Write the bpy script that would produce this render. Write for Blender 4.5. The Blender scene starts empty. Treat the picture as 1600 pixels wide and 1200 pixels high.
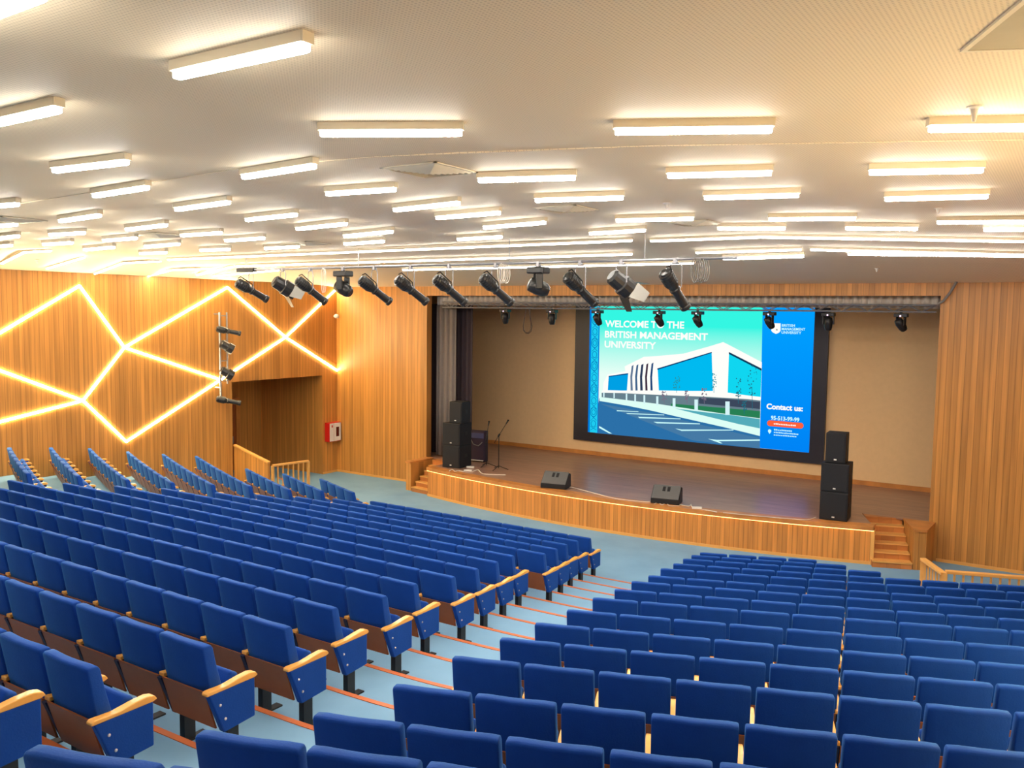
import bpy, bmesh, math, random
from mathutils import Vector, Matrix
random.seed(7)
sc = bpy.context.scene
COL = sc.collection

# ---------------------------------------------------------------- camera, world, exposure
FPX = 1361.95
YAW, PIT, ROL = math.radians(32.9527), math.radians(4.7007), math.radians(.72683)
H = 5.65
_cy, _sy, _cp, _sp = math.cos(YAW), math.sin(YAW), math.cos(PIT), math.sin(PIT)
WD = Vector((-_sy*_cp, _cy*_cp, -_sp)); _r = Vector((_cy, _sy, 0)); _u = _r.cross(WD)
RT = _r*math.cos(ROL) + _u*math.sin(ROL); UP = -_r*math.sin(ROL) + _u*math.cos(ROL)
CAM = Vector((0, 0, H))
cam = bpy.data.cameras.new('camera'); camo = bpy.data.objects.new('camera', cam); COL.objects.link(camo)
cam.sensor_width = 36; cam.lens = 36*FPX/1600; cam.clip_start = .05; cam.clip_end = 200
M = Matrix((RT, UP, -WD)).transposed().to_4x4(); M.translation = CAM; camo.matrix_world = M
sc.camera = camo
w = bpy.data.worlds.new('world'); sc.world = w; w.use_nodes = True
w.node_tree.nodes['Background'].inputs[0].default_value = (.05, .045, .04, 1)
w.node_tree.nodes['Background'].inputs[1].default_value = .3
sc.view_settings.view_transform = 'Standard'; sc.view_settings.look = 'None'
sc.view_settings.exposure = 0.0; sc.view_settings.gamma = 1.0; sc.view_settings.use_curve_mapping = False
TUBE_E = 182.0         # radiance of the ceiling tubes
STRIP_E = 80.0         # radiance of the wall light lines

def ray(x, y): return (x-800)/FPX*RT - (y-600)/FPX*UP + WD
def onx(x, y, X): d = ray(x, y); return CAM + d*(X/d.x)
def ony(x, y, Y): d = ray(x, y); return CAM + d*(Y/d.y)
def onz(x, y, Z): d = ray(x, y); return CAM + d*((Z-H)/d.z)
def proj(P):
    d = Vector(P)-CAM; z = d.dot(WD)
    if z < .1: return None
    return 800+FPX*d.dot(RT)/z, 600-FPX*d.dot(UP)/z

# ---------------------------------------------------------------- materials
def s2l(c): return tuple((v/255/12.92 if v/255 <= .04045 else ((v/255+.055)/1.055)**2.4) for v in c)
class NT:
    def __init__(s, name):
        s.m = bpy.data.materials.new(name); s.m.use_nodes = True; s.t = s.m.node_tree
        s.b = s.t.nodes['Principled BSDF']; s.out = s.t.nodes['Material Output']
    def n(s, typ, **k):
        n = s.t.nodes.new(typ)
        for a, v in k.items(): setattr(n, a, v)
        return n
    def l(s, a, b): s.t.links.new(a, b)
    def math(s, op, a, b=None):
        n = s.n('ShaderNodeMath', operation=op)
        for i, v in enumerate((a, b)):
            if v is None: continue
            if isinstance(v, (int, float)): n.inputs[i].default_value = v
            else: s.l(v, n.inputs[i])
        return n.outputs[0]
def plain(name, rgb, rough=.5, metal=0, spec=.5, sheen=0, noise=0, nscale=8, bump=0):
    t = NT(name); b = t.b; c = s2l(rgb)
    b.inputs['Base Color'].default_value = (*c, 1); b.inputs['Roughness'].default_value = rough
    b.inputs['Metallic'].default_value = metal; b.inputs['Specular IOR Level'].default_value = spec
    if sheen: b.inputs['Sheen Weight'].default_value = sheen; b.inputs['Sheen Roughness'].default_value = .4; b.inputs['Sheen Tint'].default_value = (.12, .52, 1, 1)
    tc = t.n('ShaderNodeTexCoord'); nz = t.n('ShaderNodeTexNoise'); nz.inputs['Scale'].default_value = nscale; nz.inputs['Detail'].default_value = 4
    t.l(tc.outputs['Object'], nz.inputs['Vector'])
    a = max(noise, .04)
    r = t.n('ShaderNodeMapRange'); r.inputs['To Min'].default_value = 1-a; r.inputs['To Max'].default_value = 1+a
    t.l(nz.outputs['Fac'], r.inputs['Value'])
    mx = t.n('ShaderNodeMix', data_type='RGBA', blend_type='MULTIPLY'); mx.inputs['Factor'].default_value = 1
    mx.inputs['A'].default_value = (*c, 1); t.l(r.outputs[0], mx.inputs['B']); t.l(mx.outputs['Result'], b.inputs['Base Color'])
    if bump:
        bp = t.n('ShaderNodeBump'); bp.inputs['Strength'].default_value = bump; bp.inputs['Distance'].default_value = .01
        n2 = t.n('ShaderNodeTexNoise'); n2.inputs['Scale'].default_value = nscale*12; t.l(tc.outputs['Object'], n2.inputs['Vector'])
        t.l(n2.outputs['Fac'], bp.inputs['Height']); t.l(bp.outputs[0], b.inputs['Normal'])
    return t.m
def slats(name, rgb, axis='X', pitch=.125, groove=.12, var=.16, rough=.42, dark=.32, grain=(1, 1, 1)):
    """vertical boards: one tone per board, a groove between them, stretched grain"""
    t = NT(name); tc = t.n('ShaderNodeTexCoord'); sp = t.n('ShaderNodeSeparateXYZ'); t.l(tc.outputs['Object'], sp.inputs[0])
    c = t.math('DIVIDE', sp.outputs[axis], pitch); fl = t.math('FLOOR', c); fr = t.math('SUBTRACT', c, fl)
    wn = t.n('ShaderNodeTexWhiteNoise', noise_dimensions='1D'); t.l(fl, wn.inputs['W'])
    tone = t.n('ShaderNodeMapRange'); tone.inputs['To Min'].default_value = 1-var; tone.inputs['To Max'].default_value = 1+var; t.l(wn.outputs['Value'], tone.inputs['Value'])
    mp = t.n('ShaderNodeMapping'); mp.inputs['Scale'].default_value = grain; t.l(tc.outputs['Object'], mp.inputs['Vector'])
    nz = t.n('ShaderNodeTexNoise'); nz.inputs['Scale'].default_value = 1; nz.inputs['Detail'].default_value = 5; t.l(mp.outputs[0], nz.inputs['Vector'])
    g = t.n('ShaderNodeMapRange'); g.inputs['From Min'].default_value = .3; g.inputs['From Max'].default_value = .7; g.inputs['To Min'].default_value = .8; g.inputs['To Max'].default_value = 1.18; t.l(nz.outputs['Fac'], g.inputs['Value'])
    gm = t.math('LESS_THAN', fr, groove)
    gd = t.math('SUBTRACT', 1.0, t.math('MULTIPLY', gm, dark))
    k = t.math('MULTIPLY', t.math('MULTIPLY', tone.outputs[0], g.outputs[0]), gd)
    mx = t.n('ShaderNodeMix', data_type='RGBA', blend_type='MULTIPLY'); mx.inputs['Factor'].default_value = 1
    mx.inputs['A'].default_value = (*s2l(rgb), 1); t.l(k, mx.inputs['B']); t.l(mx.outputs['Result'], t.b.inputs['Base Color'])
    bp = t.n('ShaderNodeBump'); bp.inputs['Strength'].default_value = .6; bp.inputs['Distance'].default_value = .01; bp.invert = True
    t.l(gm, bp.inputs['Height']); t.l(bp.outputs[0], t.b.inputs['Normal'])
    t.b.inputs['Roughness'].default_value = rough
    return t.m
def emit(name, rgb, e, lin=False):
    t = NT(name); em = t.n('ShaderNodeEmission'); c = rgb if lin else s2l(rgb)
    em.inputs[0].default_value = (*c, 1); em.inputs[1].default_value = e; t.l(em.outputs[0], t.out.inputs['Surface']); return t.m
def emit_grad(name, c0, c1, z0, z1):
    """a picture on the screen that runs from c0 at height z0 to c1 at z1"""
    t = NT(name); tc = t.n('ShaderNodeTexCoord'); sp = t.n('ShaderNodeSeparateXYZ'); t.l(tc.outputs['Object'], sp.inputs[0])
    r = t.n('ShaderNodeMapRange'); r.inputs['From Min'].default_value = z0; r.inputs['From Max'].default_value = z1; t.l(sp.outputs['Z'], r.inputs['Value'])
    mx = t.n('ShaderNodeMix', data_type='RGBA'); mx.inputs['A'].default_value = (*s2l(c0), 1); mx.inputs['B'].default_value = (*s2l(c1), 1)
    t.l(r.outputs[0], mx.inputs['Factor']); em = t.n('ShaderNodeEmission'); t.l(mx.outputs['Result'], em.inputs[0]); t.l(em.outputs[0], t.out.inputs['Surface']); return t.m

WOOD = (194, 134, 64)
m_wy = slats('wall_boards_along_y', WOOD, 'Y', .125, grain=(2, 14, .5))
m_wx = slats('wall_boards_along_x', WOOD, 'X', .125, grain=(14, 2, .5))
m_front = slats('stage_front_boards', (206, 136, 62), 'X', .11, groove=.14, grain=(14, 2, .6))
m_plainwood = slats('plain_wood', (196, 128, 62), 'Z', .9, groove=0, var=.05, grain=(3, 3, 1.2))
m_step = slats('step_wood', (186, 118, 60), 'X', .3, groove=.02, var=.1, grain=(2, 9, 2))
m_rail = plain('pale_varnished_wood', (222, 164, 88), .35, noise=.1, nscale=5)
m_arm = plain('varnished_arm_wood', (236, 172, 84), .22, noise=.12, nscale=9)
m_panel = plain('brown_veneer', (150, 80, 34), .4, noise=.18, nscale=6)
m_nose = plain('orange_nosing', (196, 104, 56), .5, noise=.1)
m_blue = plain('blue_velvet', (6, 62, 148), .8, spec=.25, sheen=.38, noise=.14, nscale=7, bump=.15)
m_navy = plain('dark_navy', (10, 22, 58), .6)
m_black = plain('black_plastic', (22, 22, 24), .5)
m_blackm = plain('black_metal', (30, 30, 32), .4, metal=.3)
m_bolt = plain('steel_bolt', (225, 225, 230), .25, metal=.6)
m_steel = plain('aluminium', (150, 150, 155), .35, metal=.7)
m_house = plain('white_housing', (232, 222, 196), .45)
m_tube = emit('tube_light', (1, .93, .83), TUBE_E, True)
m_tubeside = emit('tube_side_light', (1, .93, .82), 20, True)
m_warm = emit('warm_tube_light', (1, .86, .58), 170, True)
m_warmside = emit('warm_tube_side_light', (1, .86, .58), 48, True)
m_long = emit('long_tube_light', (1, .945, .87), 92, True)
m_longside = emit('long_tube_side_light', (1, .94, .86), 16, True)
m_strip = emit('warm_light_line', (1, .80, .46), STRIP_E, True)
m_strip2 = emit('warm_edge_light', (1, .60, .22), 5, True)
m_tan = plain('tan_stage_wall', (228, 192, 144), .85, noise=.05)
m_alc = m_wx
m_curt = plain('grey_curtain', (128, 118, 112), .9, noise=.1)
m_val = plain('pale_grey_valance', (196, 186, 176), .9)
m_curtd = plain('dark_curtain', (58, 46, 52), .9)
m_spk = plain('speaker_black', (10, 10, 18), .6)
m_grille = plain('speaker_grille', (15, 15, 22), .7, noise=.2, nscale=60)
m_mon = plain('grey_grille', (92, 92, 92), .6, noise=.1, nscale=60)
m_white = plain('white_plastic', (226, 222, 214), .4)
m_red = plain('red_metal', (190, 26, 20), .35)
m_spot = plain('grey_cast_metal', (54, 54, 54), .3, metal=.5)
m_lens = plain('dark_glass', (40, 44, 56), .08)
m_flap = plain('grey_flap', (150, 148, 142), .4, metal=.2)
m_yel = plain('tarnished_flap', (176, 160, 110), .4)
m_cab = plain('cable_white', (215, 205, 190), .6)
m_cabd = plain('cable_brown', (82, 62, 50), .7)
m_cabk = plain('cable_grey', (120, 116, 112), .6)
m_bluegel = plain('blue_filter', (40, 90, 200), .4)
m_purple = plain('amp_purple', (44, 26, 46), .7, noise=.15, nscale=40)
m_dot = emit('status_light', (1, .75, .95), 2.5, True)

t = NT('carpet'); tc = t.n('ShaderNodeTexCoord'); nz = t.n('ShaderNodeTexNoise'); nz.inputs['Scale'].default_value = 1.2; nz.inputs['Detail'].default_value = 6
t.l(tc.outputs['Object'], nz.inputs['Vector']); rp = t.n('ShaderNodeMix', data_type='RGBA'); rp.inputs['A'].default_value = (*s2l((102, 144, 178)), 1); rp.inputs['B'].default_value = (*s2l((128, 170, 200)), 1)
t.l(nz.outputs['Fac'], rp.inputs['Factor']); t.l(rp.outputs['Result'], t.b.inputs['Base Color']); t.b.inputs['Roughness'].default_value = .75; t.b.inputs['Specular IOR Level'].default_value = .35
m_carpet = t.m
m_stage = slats('stage_boards', (154, 116, 96), 'Y', .12, groove=.04, var=.1, rough=.28, dark=.3, grain=(1.5, 9, 1))
t = NT('perforated_ceiling'); tc = t.n('ShaderNodeTexCoord'); sp = t.n('ShaderNodeSeparateXYZ'); t.l(tc.outputs['Object'], sp.inputs[0])
def _cell(o):
    c = t.math('DIVIDE', o, .026); f = t.math('SUBTRACT', c, t.math('FLOOR', c)); return t.math('POWER', t.math('SUBTRACT', f, .5), 2.0)
dd = t.math('LESS_THAN', t.math('ADD', _cell(sp.outputs['X']), _cell(sp.outputs['Y'])), .07)
nz = t.n('ShaderNodeTexNoise'); nz.inputs['Scale'].default_value = .6; t.l(tc.outputs['Object'], nz.inputs['Vector'])
mx = t.n('ShaderNodeMix', data_type='RGBA'); mx.inputs['A'].default_value = (*s2l((238, 222, 192)), 1); mx.inputs['B'].default_value = (*s2l((212, 196, 168)), 1); t.l(dd, mx.inputs['Factor'])
t.l(mx.outputs['Result'], t.b.inputs['Base Color']); t.b.inputs['Roughness'].default_value = .6; t.b.inputs['Specular IOR Level'].default_value = .3
m_ceil = t.m

# ---------------------------------------------------------------- mesh helpers
class MB:
    def __init__(s): s.v = []; s.f = []
    def add(s, vs, fs, mat=None):
        o = len(s.v); s.v += [(mat @ Vector(v)) if mat else Vector(v) for v in vs]; s.f += [tuple(i+o for i in f) for f in fs]; return s
    def box(s, lo, hi, mat=None):
        x0, y0, z0 = lo; x1, y1, z1 = hi
        return s.add([(x0, y0, z0), (x1, y0, z0), (x1, y1, z0), (x0, y1, z0), (x0, y0, z1), (x1, y0, z1), (x1, y1, z1), (x0, y1, z1)],
                     [(3, 2, 1, 0), (4, 5, 6, 7), (0, 1, 5, 4), (1, 2, 6, 5), (2, 3, 7, 6), (3, 0, 4, 7)], mat)
    def prism(s, poly, a0, a1, axis='X', mat=None):
        """polygon in the two other axes, swept along axis"""
        n = len(poly)
        def P(a, p): return {'X': (a, p[0], p[1]), 'Y': (p[0], a, p[1]), 'Z': (p[0], p[1], a)}[axis]
        return s.add([P(a0, p) for p in poly]+[P(a1, p) for p in poly], [tuple(range(n))[::-1], tuple(range(n, 2*n))]+[(i, (i+1) % n, n+(i+1) % n, n+i) for i in range(n)], mat)
    def rod(s, a, b, r, n=8, r2=None, caps=True):
        a = Vector(a); b = Vector(b); d = (b-a).normalized(); u = d.orthogonal().normalized(); v = d.cross(u); r2 = r if r2 is None else r2
        vs = [a+(u*math.cos(i*2*math.pi/n)+v*math.sin(i*2*math.pi/n))*r for i in range(n)]+[b+(u*math.cos(i*2*math.pi/n)+v*math.sin(i*2*math.pi/n))*r2 for i in range(n)]
        fs = [(i, (i+1) % n, n+(i+1) % n, n+i) for i in range(n)]
        if caps: fs += [tuple(range(n))[::-1], tuple(range(n, 2*n))]
        return s.add(vs, fs)
    def path(s, pts, r, n=6):
        for a, b in zip(pts, pts[1:]):
            if (Vector(a)-Vector(b)).length > 1e-4: s.rod(a, b, r, n)
        return s
    def beam(s, a, b, w, h, up=(0, 0, 1)):
        """box from a to b, w wide sideways, h deep below the line"""
        a = Vector(a); b = Vector(b); d = (b-a).normalized(); sd = d.cross(Vector(up)).normalized(); u = sd.cross(d).normalized()
        vs = [p+sd*sx*w/2+u*sz for p in (a, b) for sx, sz in ((-1, -h), (1, -h), (1, 0), (-1, 0))]
        return s.add(vs, [(0, 1, 2, 3), (7, 6, 5, 4), (0, 4, 5, 1), (1, 5, 6, 2), (2, 6, 7, 3), (3, 7, 4, 0)])
    def lathe(s, prof, n=16, mat=None):
        """profile (y, r) turned about the Y axis"""
        vs = []; m = len(prof)
        for y, r in prof:
            vs += [(r*math.cos(i*2*math.pi/n), y, r*math.sin(i*2*math.pi/n)) for i in range(n)]
        fs = [(j*n+i, j*n+(i+1) % n, (j+1)*n+(i+1) % n, (j+1)*n+i) for j in range(m-1) for i in range(n)]
        fs += [tuple(range(n)), tuple(range((m-1)*n, m*n))[::-1]]
        return s.add(vs, fs, mat)
    def mesh(s, name, mat, bevel=0, seg=2, smooth=False):
        me = bpy.data.meshes.new(name); me.from_pydata([tuple(v) for v in s.v], [], s.f)
        bm = bmesh.new(); bm.from_mesh(me)
        if bevel:
            bmesh.ops.remove_doubles(bm, verts=bm.verts, dist=1e-5)
            ed = [e for e in bm.edges if len(e.link_faces) == 2 and e.calc_face_angle(0) > .5]
            bmesh.ops.bevel(bm, geom=ed, offset=bevel, segments=seg, profile=.5, affect='EDGES', clamp_overlap=True)
        bmesh.ops.recalc_face_normals(bm, faces=bm.faces); bm.to_mesh(me); bm.free()
        if smooth: me.polygons.foreach_set('use_smooth', [True]*len(me.polygons))
        me.materials.append(mat); return me
    def build(s, name, mat, parent=None, **k): return link(name, s.mesh(name, mat, **k), parent)
def link(name, data, parent=None, loc=None, rz=None):
    o = bpy.data.objects.new(name, data); COL.objects.link(o)
    if parent: o.parent = parent
    if loc is not None: o.location = loc
    if rz is not None: o.rotation_euler = (0, 0, rz)
    return o
def tag(o, label, cat, group=None, kind=None):
    o['label'] = label; o['category'] = cat
    if group: o['group'] = group
    if kind: o['kind'] = kind
    return o
def empty(name, loc, rz=0): 
    o = bpy.data.objects.new(name, None); COL.objects.link(o); o.location = loc; o.rotation_euler = (0, 0, rz); o.empty_display_size = .1; return o
def struct(o): o['kind'] = 'structure'; return o
ORD = 'zeroth first second third fourth fifth sixth seventh eighth ninth tenth eleventh twelfth thirteenth fourteenth fifteenth sixteenth seventeenth eighteenth nineteenth twentieth'.split()
TENS = {2: 'twenty', 3: 'thirty', 4: 'forty'}
def ordw(n):
    if n <= 20: return ORD[n]
    return TENS[n//10]+('-'+ORD[n % 10] if n % 10 else 'th') if n % 10 else {30: 'thirtieth', 40: 'fortieth'}[n]

# ---------------------------------------------------------------- room numbers
XL, XR, YP, YB, YREAR = -21.6, 1.4, 22.1, 25.9, -3.0
SX0, SX1 = -17.62, -2.69           # stage opening
STZ = .9
CR, CL = (-32.17, 85.88), (11.97, 85.88)
def F(k): return .172*k if k <= 14 else (2.73 if k == 15 else 3.11 if k == 16 else 3.48)
def Yc(k): return 15.9-.92*k
def Rw(k): return 74.45+.93*k
def Yrow(k, x):
    v = [Yc(k)]
    for cx, cy in (CR, CL):
        r = Rw(k); q = r*r-(x-cx)**2
        if q > 0: v.append(cy-math.sqrt(q))
    m = max(v); s = .12
    return m+s*math.log(sum(math.exp((a-m)/s) for a in v))-s*.1
def ceil_z(x, y):
    a = 7.17 if x > -5 else 7.17-.018*(-5-x)
    if x > -3: a = 7.17
    z = a
    if y > 14.5: z = a+(6.44-a)*min(1, (y-14.5)/(YP-14.5))
    if x < -20.2: z -= (z-.0-6.5)*min(1, (-20.2-x)/1.4) if z > 6.5 else 0
    return z
def on_ceiling(px, py, off=.105):
    d = ray(px, py); lo, hi = .5, 40
    for _ in range(60):
        m = (lo+hi)/2; P = CAM+d*m
        if P.z < ceil_z(P.x, P.y)-off: lo = m
        else: hi = m
    return CAM+d*lo

# ---------------------------------------------------------------- shell
xs = [XL-.2+i*(XR+.4-XL)/120 for i in range(121)]
mb = MB()
def strip_between(za, ya, yb):      # flat tread between two curves
    o = len(mb.v)
    mb.v += [Vector((x, ya(x), za)) for x in xs]+[Vector((x, yb(x), za)) for x in xs]; n = len(xs)
    mb.f += [(o+i, o+n+i, o+n+i+1, o+i+1) for i in range(n-1)]
def riser(z0, z1, yf):
    o = len(mb.v); n = len(xs)
    mb.v += [Vector((x, yf(x), z0)) for x in xs]+[Vector((x, yf(x), z1)) for x in xs]
    mb.f += [(o+i, o+i+1, o+n+i+1, o+n+i) for i in range(n-1)]
def edge(k): return (lambda x: Yrow(k-1, x)+.05)
strip_between(0, lambda x: YP+.3, edge(1))
for k in range(1, 18):
    riser(F(k-1), F(k), edge(k))
    strip_between(F(k), edge(k), edge(k+1) if k < 17 else (lambda x: YREAR-.2))
mb.box((-24.9, 17.4, -.1), (XL-.1, 21.6, .002))
struct(mb.build('floor', m_carpet))
for k in range(1, 18):
    tr = MB(); e = edge(k); o = 0; n = len(xs)
    ring = [(-.0, 0), (.012, 0), (.012, -.03), (0, -.03)]
    for x in xs:
        for dy, dz in ((-.045, .006), (.014, .006), (.014, -.03), (-.045, -.03)): tr.v.append(Vector((x, e(x)+dy, F(k)+dz)))
    for i in range(n-1):
        for j in range(4): tr.f.append((i*4+j, i*4+(j+1) % 4, (i+1)*4+(j+1) % 4, (i+1)*4+j))
    struct(tr.build('trim_%d' % k, m_nose))
# walls
mb = MB(); mb.box((XL-.25, YREAR, -.2), (XL, 17.6, 7.6)); mb.box((XL-.25, 17.6, 3.42), (XL, 21.4, 7.6)); mb.box((XL-.25, 21.4, -.2), (XL, YP+.3, 7.6))
struct(mb.build('wall_left', m_wy))
mb = MB(); mb.box((-24.9, 21.4, -.2), (XL-.25, 21.6, 3.6)); struct(mb.build('wall_alcove_side', m_wx))
mb = MB(); mb.box((-24.9, 17.4, -.2), (-24.7, 21.4, 3.6)); mb.box((-24.9, 17.4, -.2), (XL-.25, 17.6, 3.6)); struct(mb.build('wall_alcove_end', m_wy))
mb = MB(); mb.box((-24.9, 17.4, 3.42), (XL-.25, 21.6, 3.6)); struct(mb.build('ceiling_alcove', m_plainwood))
mb = MB(); mb.box((XL, YP, -.2), (SX0, YP+.25, 7.6)); mb.box((SX1, YP, -.2), (XR, YP+.25, 7.6)); mb.box((SX0, YP, 6.15), (SX1, YP+.1, 7.6))
struct(mb.build('wall_front', m_wx))
mb = MB(); mb.box((XR, YREAR, -.2), (XR+.2, YP+.3, 7.6)); struct(mb.build('wall_right', m_wy))
mb = MB(); mb.box((XL, YREAR-.2, -.2), (XR, YREAR, 7.6)); struct(mb.build('wall_back', m_wx))
mb = MB(); mb.box((-20.6, YB, -.2), (-.4, YB+.2, 7.4)); struct(mb.build('wall_stage', m_tan))
mb = MB(); mb.box((-20.8, YP+.25, -.2), (-20.6, YB+.2, 7.4)); mb.box((-.4, YP+.25, -.2), (-.2, YB+.2, 7.4)); struct(mb.build('wall_stage_side', m_curtd))
mb = MB(); mb.box((-20.8, YP+.25, 7.2), (-.2, YB+.2, 7.4)); struct(mb.build('ceiling_stage', m_curtd))
mb = MB(); mb.box((-20.6, YB-.03, STZ), (-.4, YB, STZ+.13)); struct(mb.build('baseboard_stage', m_plainwood))
mb = MB(); mb.box((XL, YP-.02, 0), (-17.75, YP, .07)); mb.box((-2.5, YP-.02, 0), (XR, YP, .07)); struct(mb.build('baseboard_front', m_rail))
mb = MB(); mb.box((XL, 21.4, 0), (XL+.02, YP-.02, .07)); struct(mb.build('baseboard_left', m_rail))
mb = MB(); gx = [XL-.25+i*.35 for i in range(int((XR-XL+.8)/.35)+1)]; gy = [YREAR-.2+i*.4 for i in range(65)]; gy = [g for g in gy if g < YP+.1]+[YP+.2]
mb.v = [Vector((x, y, ceil_z(x, y))) for y in gy for x in gx]+[Vector((x, y, 7.7)) for y in gy for x in gx]; n = len(gx); nn = n*len(gy)
for j in range(len(gy)-1):
    for i in range(n-1):
        a = j*n+i; mb.f.append((a, a+n, a+n+1, a+1)); mb.f.append((nn+a, nn+a+1, nn+a+n+1, nn+a+n))
struct(mb.build('ceiling', m_ceil, smooth=True))
# seam line across the ceiling, where two ceiling fields meet
mb = MB(); sp_ = [(-21, 6.6), (-12.7, 6.45), (-7.5, 6.25), (-5.9, 6.55), (-3.4, 7.4), (-.5, 8.7), (1.3, 9.6)]
for a, b in zip(sp_, sp_[1:]): mb.beam((a[0], a[1], ceil_z(*a)+.02), (b[0], b[1], ceil_z(*b)+.02), .02, .026)
struct(mb.build('trim_18', m_ceil))

# door in the alcove
mb = MB(); mb.box((-24.7, 18.6, 0), (-24.62, 20.2, 2.4)); d = mb.build('door_1', m_panel); struct(d)
MB().box((-24.62, 20.0, .95), (-24.57, 20.06, 1.2)).build('door_handle', m_steel, d)
mb = MB(); mb.box((-24.7, 18.45, 0), (-24.58, 18.6, 2.55)); mb.box((-24.7, 20.2, 0), (-24.58, 20.35, 2.55)); mb.box((-24.7, 18.6, 2.4), (-24.58, 20.2, 2.55)); mb.build('door_frame', m_plainwood, d)

# ---------------------------------------------------------------- stage
def ys(x): dx = x+10.35; return 19.97+.0212*dx*dx
SA, SB = -16.5, -3.67
ax = [SA+(SB-SA)*i/60 for i in range(61)]
mb = MB(); ly = lambda x, o: ys(x)+o
n = len(ax)
mb.v = [Vector((x, ly(x, 0), z)) for z in (0, STZ-.09) for x in ax]; mb.f = [(i, i+1, n+i+1, n+i) for i in range(n-1)]
mb.add([(SA, ys(SA), 0), (SA+.17, YP-.01, 0), (SA+.17, YP-.01, STZ-.03), (SA, ys(SA), STZ-.03)], [(0, 1, 2, 3)]); mb.add([(SB, ys(SB), 0), (SB-.5, YP-.01, 0), (SB-.5, YP-.01, STZ-.03), (SB, ys(SB), STZ-.03)], [(3, 2, 1, 0)])
stage = tag(mb.build('stage_platform', m_front), 'raised curved stage with vertical board front and brown board floor', 'stage')
mb = MB()
ext = [(SA-.0, YP), (SA, YB), (SB, YB), (SB, YP)]
o = 0
top = [(x, ys(x)-.05) for x in ax]
mb.prism(top+[(SB-.5, YP-.01), (SA+.17, YP-.01)], STZ-.03, STZ, 'Z'); mb.build('stage_boards', m_stage, stage)
mb = MB(); mb.prism([(SX0, YP-.01), (SX1, YP-.01), (SX1, YP+.25), (-.4, YP+.25), (-.4, YB), (-20.6, YB), (-20.6, YP+.25), (SX0, YP+.25)], STZ-.03, STZ, 'Z'); struct(mb.build('floor_stage', m_stage))
mb = MB()
for a, b in zip(ax, ax[1:]):
    for (o0, o1, z0, z1) in ((-.07, .22, STZ-.10, STZ+.004),):
        vs = [(x, ys(x)+oo, z) for x in (a, b) for oo, z in ((o0, z0), (o1, z0), (o1, z1), (o0, z1))]
        mb.add(vs, [(0, 4, 5, 1), (1, 5, 6, 2), (2, 6, 7, 3), (3, 7, 4, 0)])
mb.build('stage_lip', m_plainwood, stage)
mb = MB()
for a, b in zip(ax, ax[1:]): mb.beam((a, ys(a)-.03, STZ-.105), (b, ys(b)-.03, STZ-.105), .03, .012)
mb.build('edge_light', m_strip2, stage)
mb = MB()
for a, b in zip(ax, ax[1:]): mb.beam((a, ys(a)-.012, .07), (b, ys(b)-.012, .07), .02, .07)
mb.build('base_board', m_rail, stage)
MB().box((SB-.06, ys(SB)-.02, 0), (SB+.02, ys(SB)+.05, STZ-.1)).build('corner_post', m_rail, stage)

def stairs(name, ox, oy, ang, width, label, mirror=1, run=.245):
    e = empty(name, (ox, oy, 0), ang); tag(e, label, 'stairs')
    for i in range(6):
        z = STZ*(i+1)/6
        s_ = MB(); s_.box((0, run*i, 0), (mirror*width, 1.44, z-.02) if mirror > 0 else (0, 1.44, z-.02)) if mirror > 0 else s_.box((-width, run*i, 0), (0, 1.44, z-.02))
        s_.build('step', m_step, e)
        q = MB(); x0, x1 = (0, width) if mirror > 0 else (-width, 0)
        q.box((x0, run*i-.02, z-.03), (x1, run*i+run+.015 if i < 5 else 1.44, z-(.004 if i == 5 else 0))); q.build('tread', m_rail if i < 5 else m_step, e)
    return e
stairs('stage_stairs', SB+.03, 20.72, math.radians(20), .84, 'wooden six-step stairs up to the right end of the stage')
stairs('stage_stairs', SA-.03, 20.88, math.radians(-8), .8, 'wooden steps at the left end of the stage beside tall speakers', -1, .18)
def block(name, poly, label, z=STZ+.02):
    mb = MB(); mb.prism(poly, 0, z-.05, 'Z'); o = tag(mb.build(name, m_wx), label, 'stair side block')
    cx = sum(p[0] for p in poly)/len(poly); cy = sum(p[1] for p in poly)/len(poly)
    q = MB(); q.prism([(cx+(p[0]-cx)*1.06, cy+(p[1]-cy)*1.06) for p in poly], z-.05, z, 'Z'); q.build('cap', m_plainwood, o)
block('stair_side_block', [(-2.84, 21.02), (-2.6, 21.12), (-2.56, 22.04), (-3.22, 22.04)], 'wooden block between the right stage stairs and the wall')
block('stair_side_block', [(-17.62, 21.08), (-17.4, 21.05), (-17.33, 22.07), (-17.62, 22.07)], 'wooden block between the left stage steps and the wall')

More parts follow.
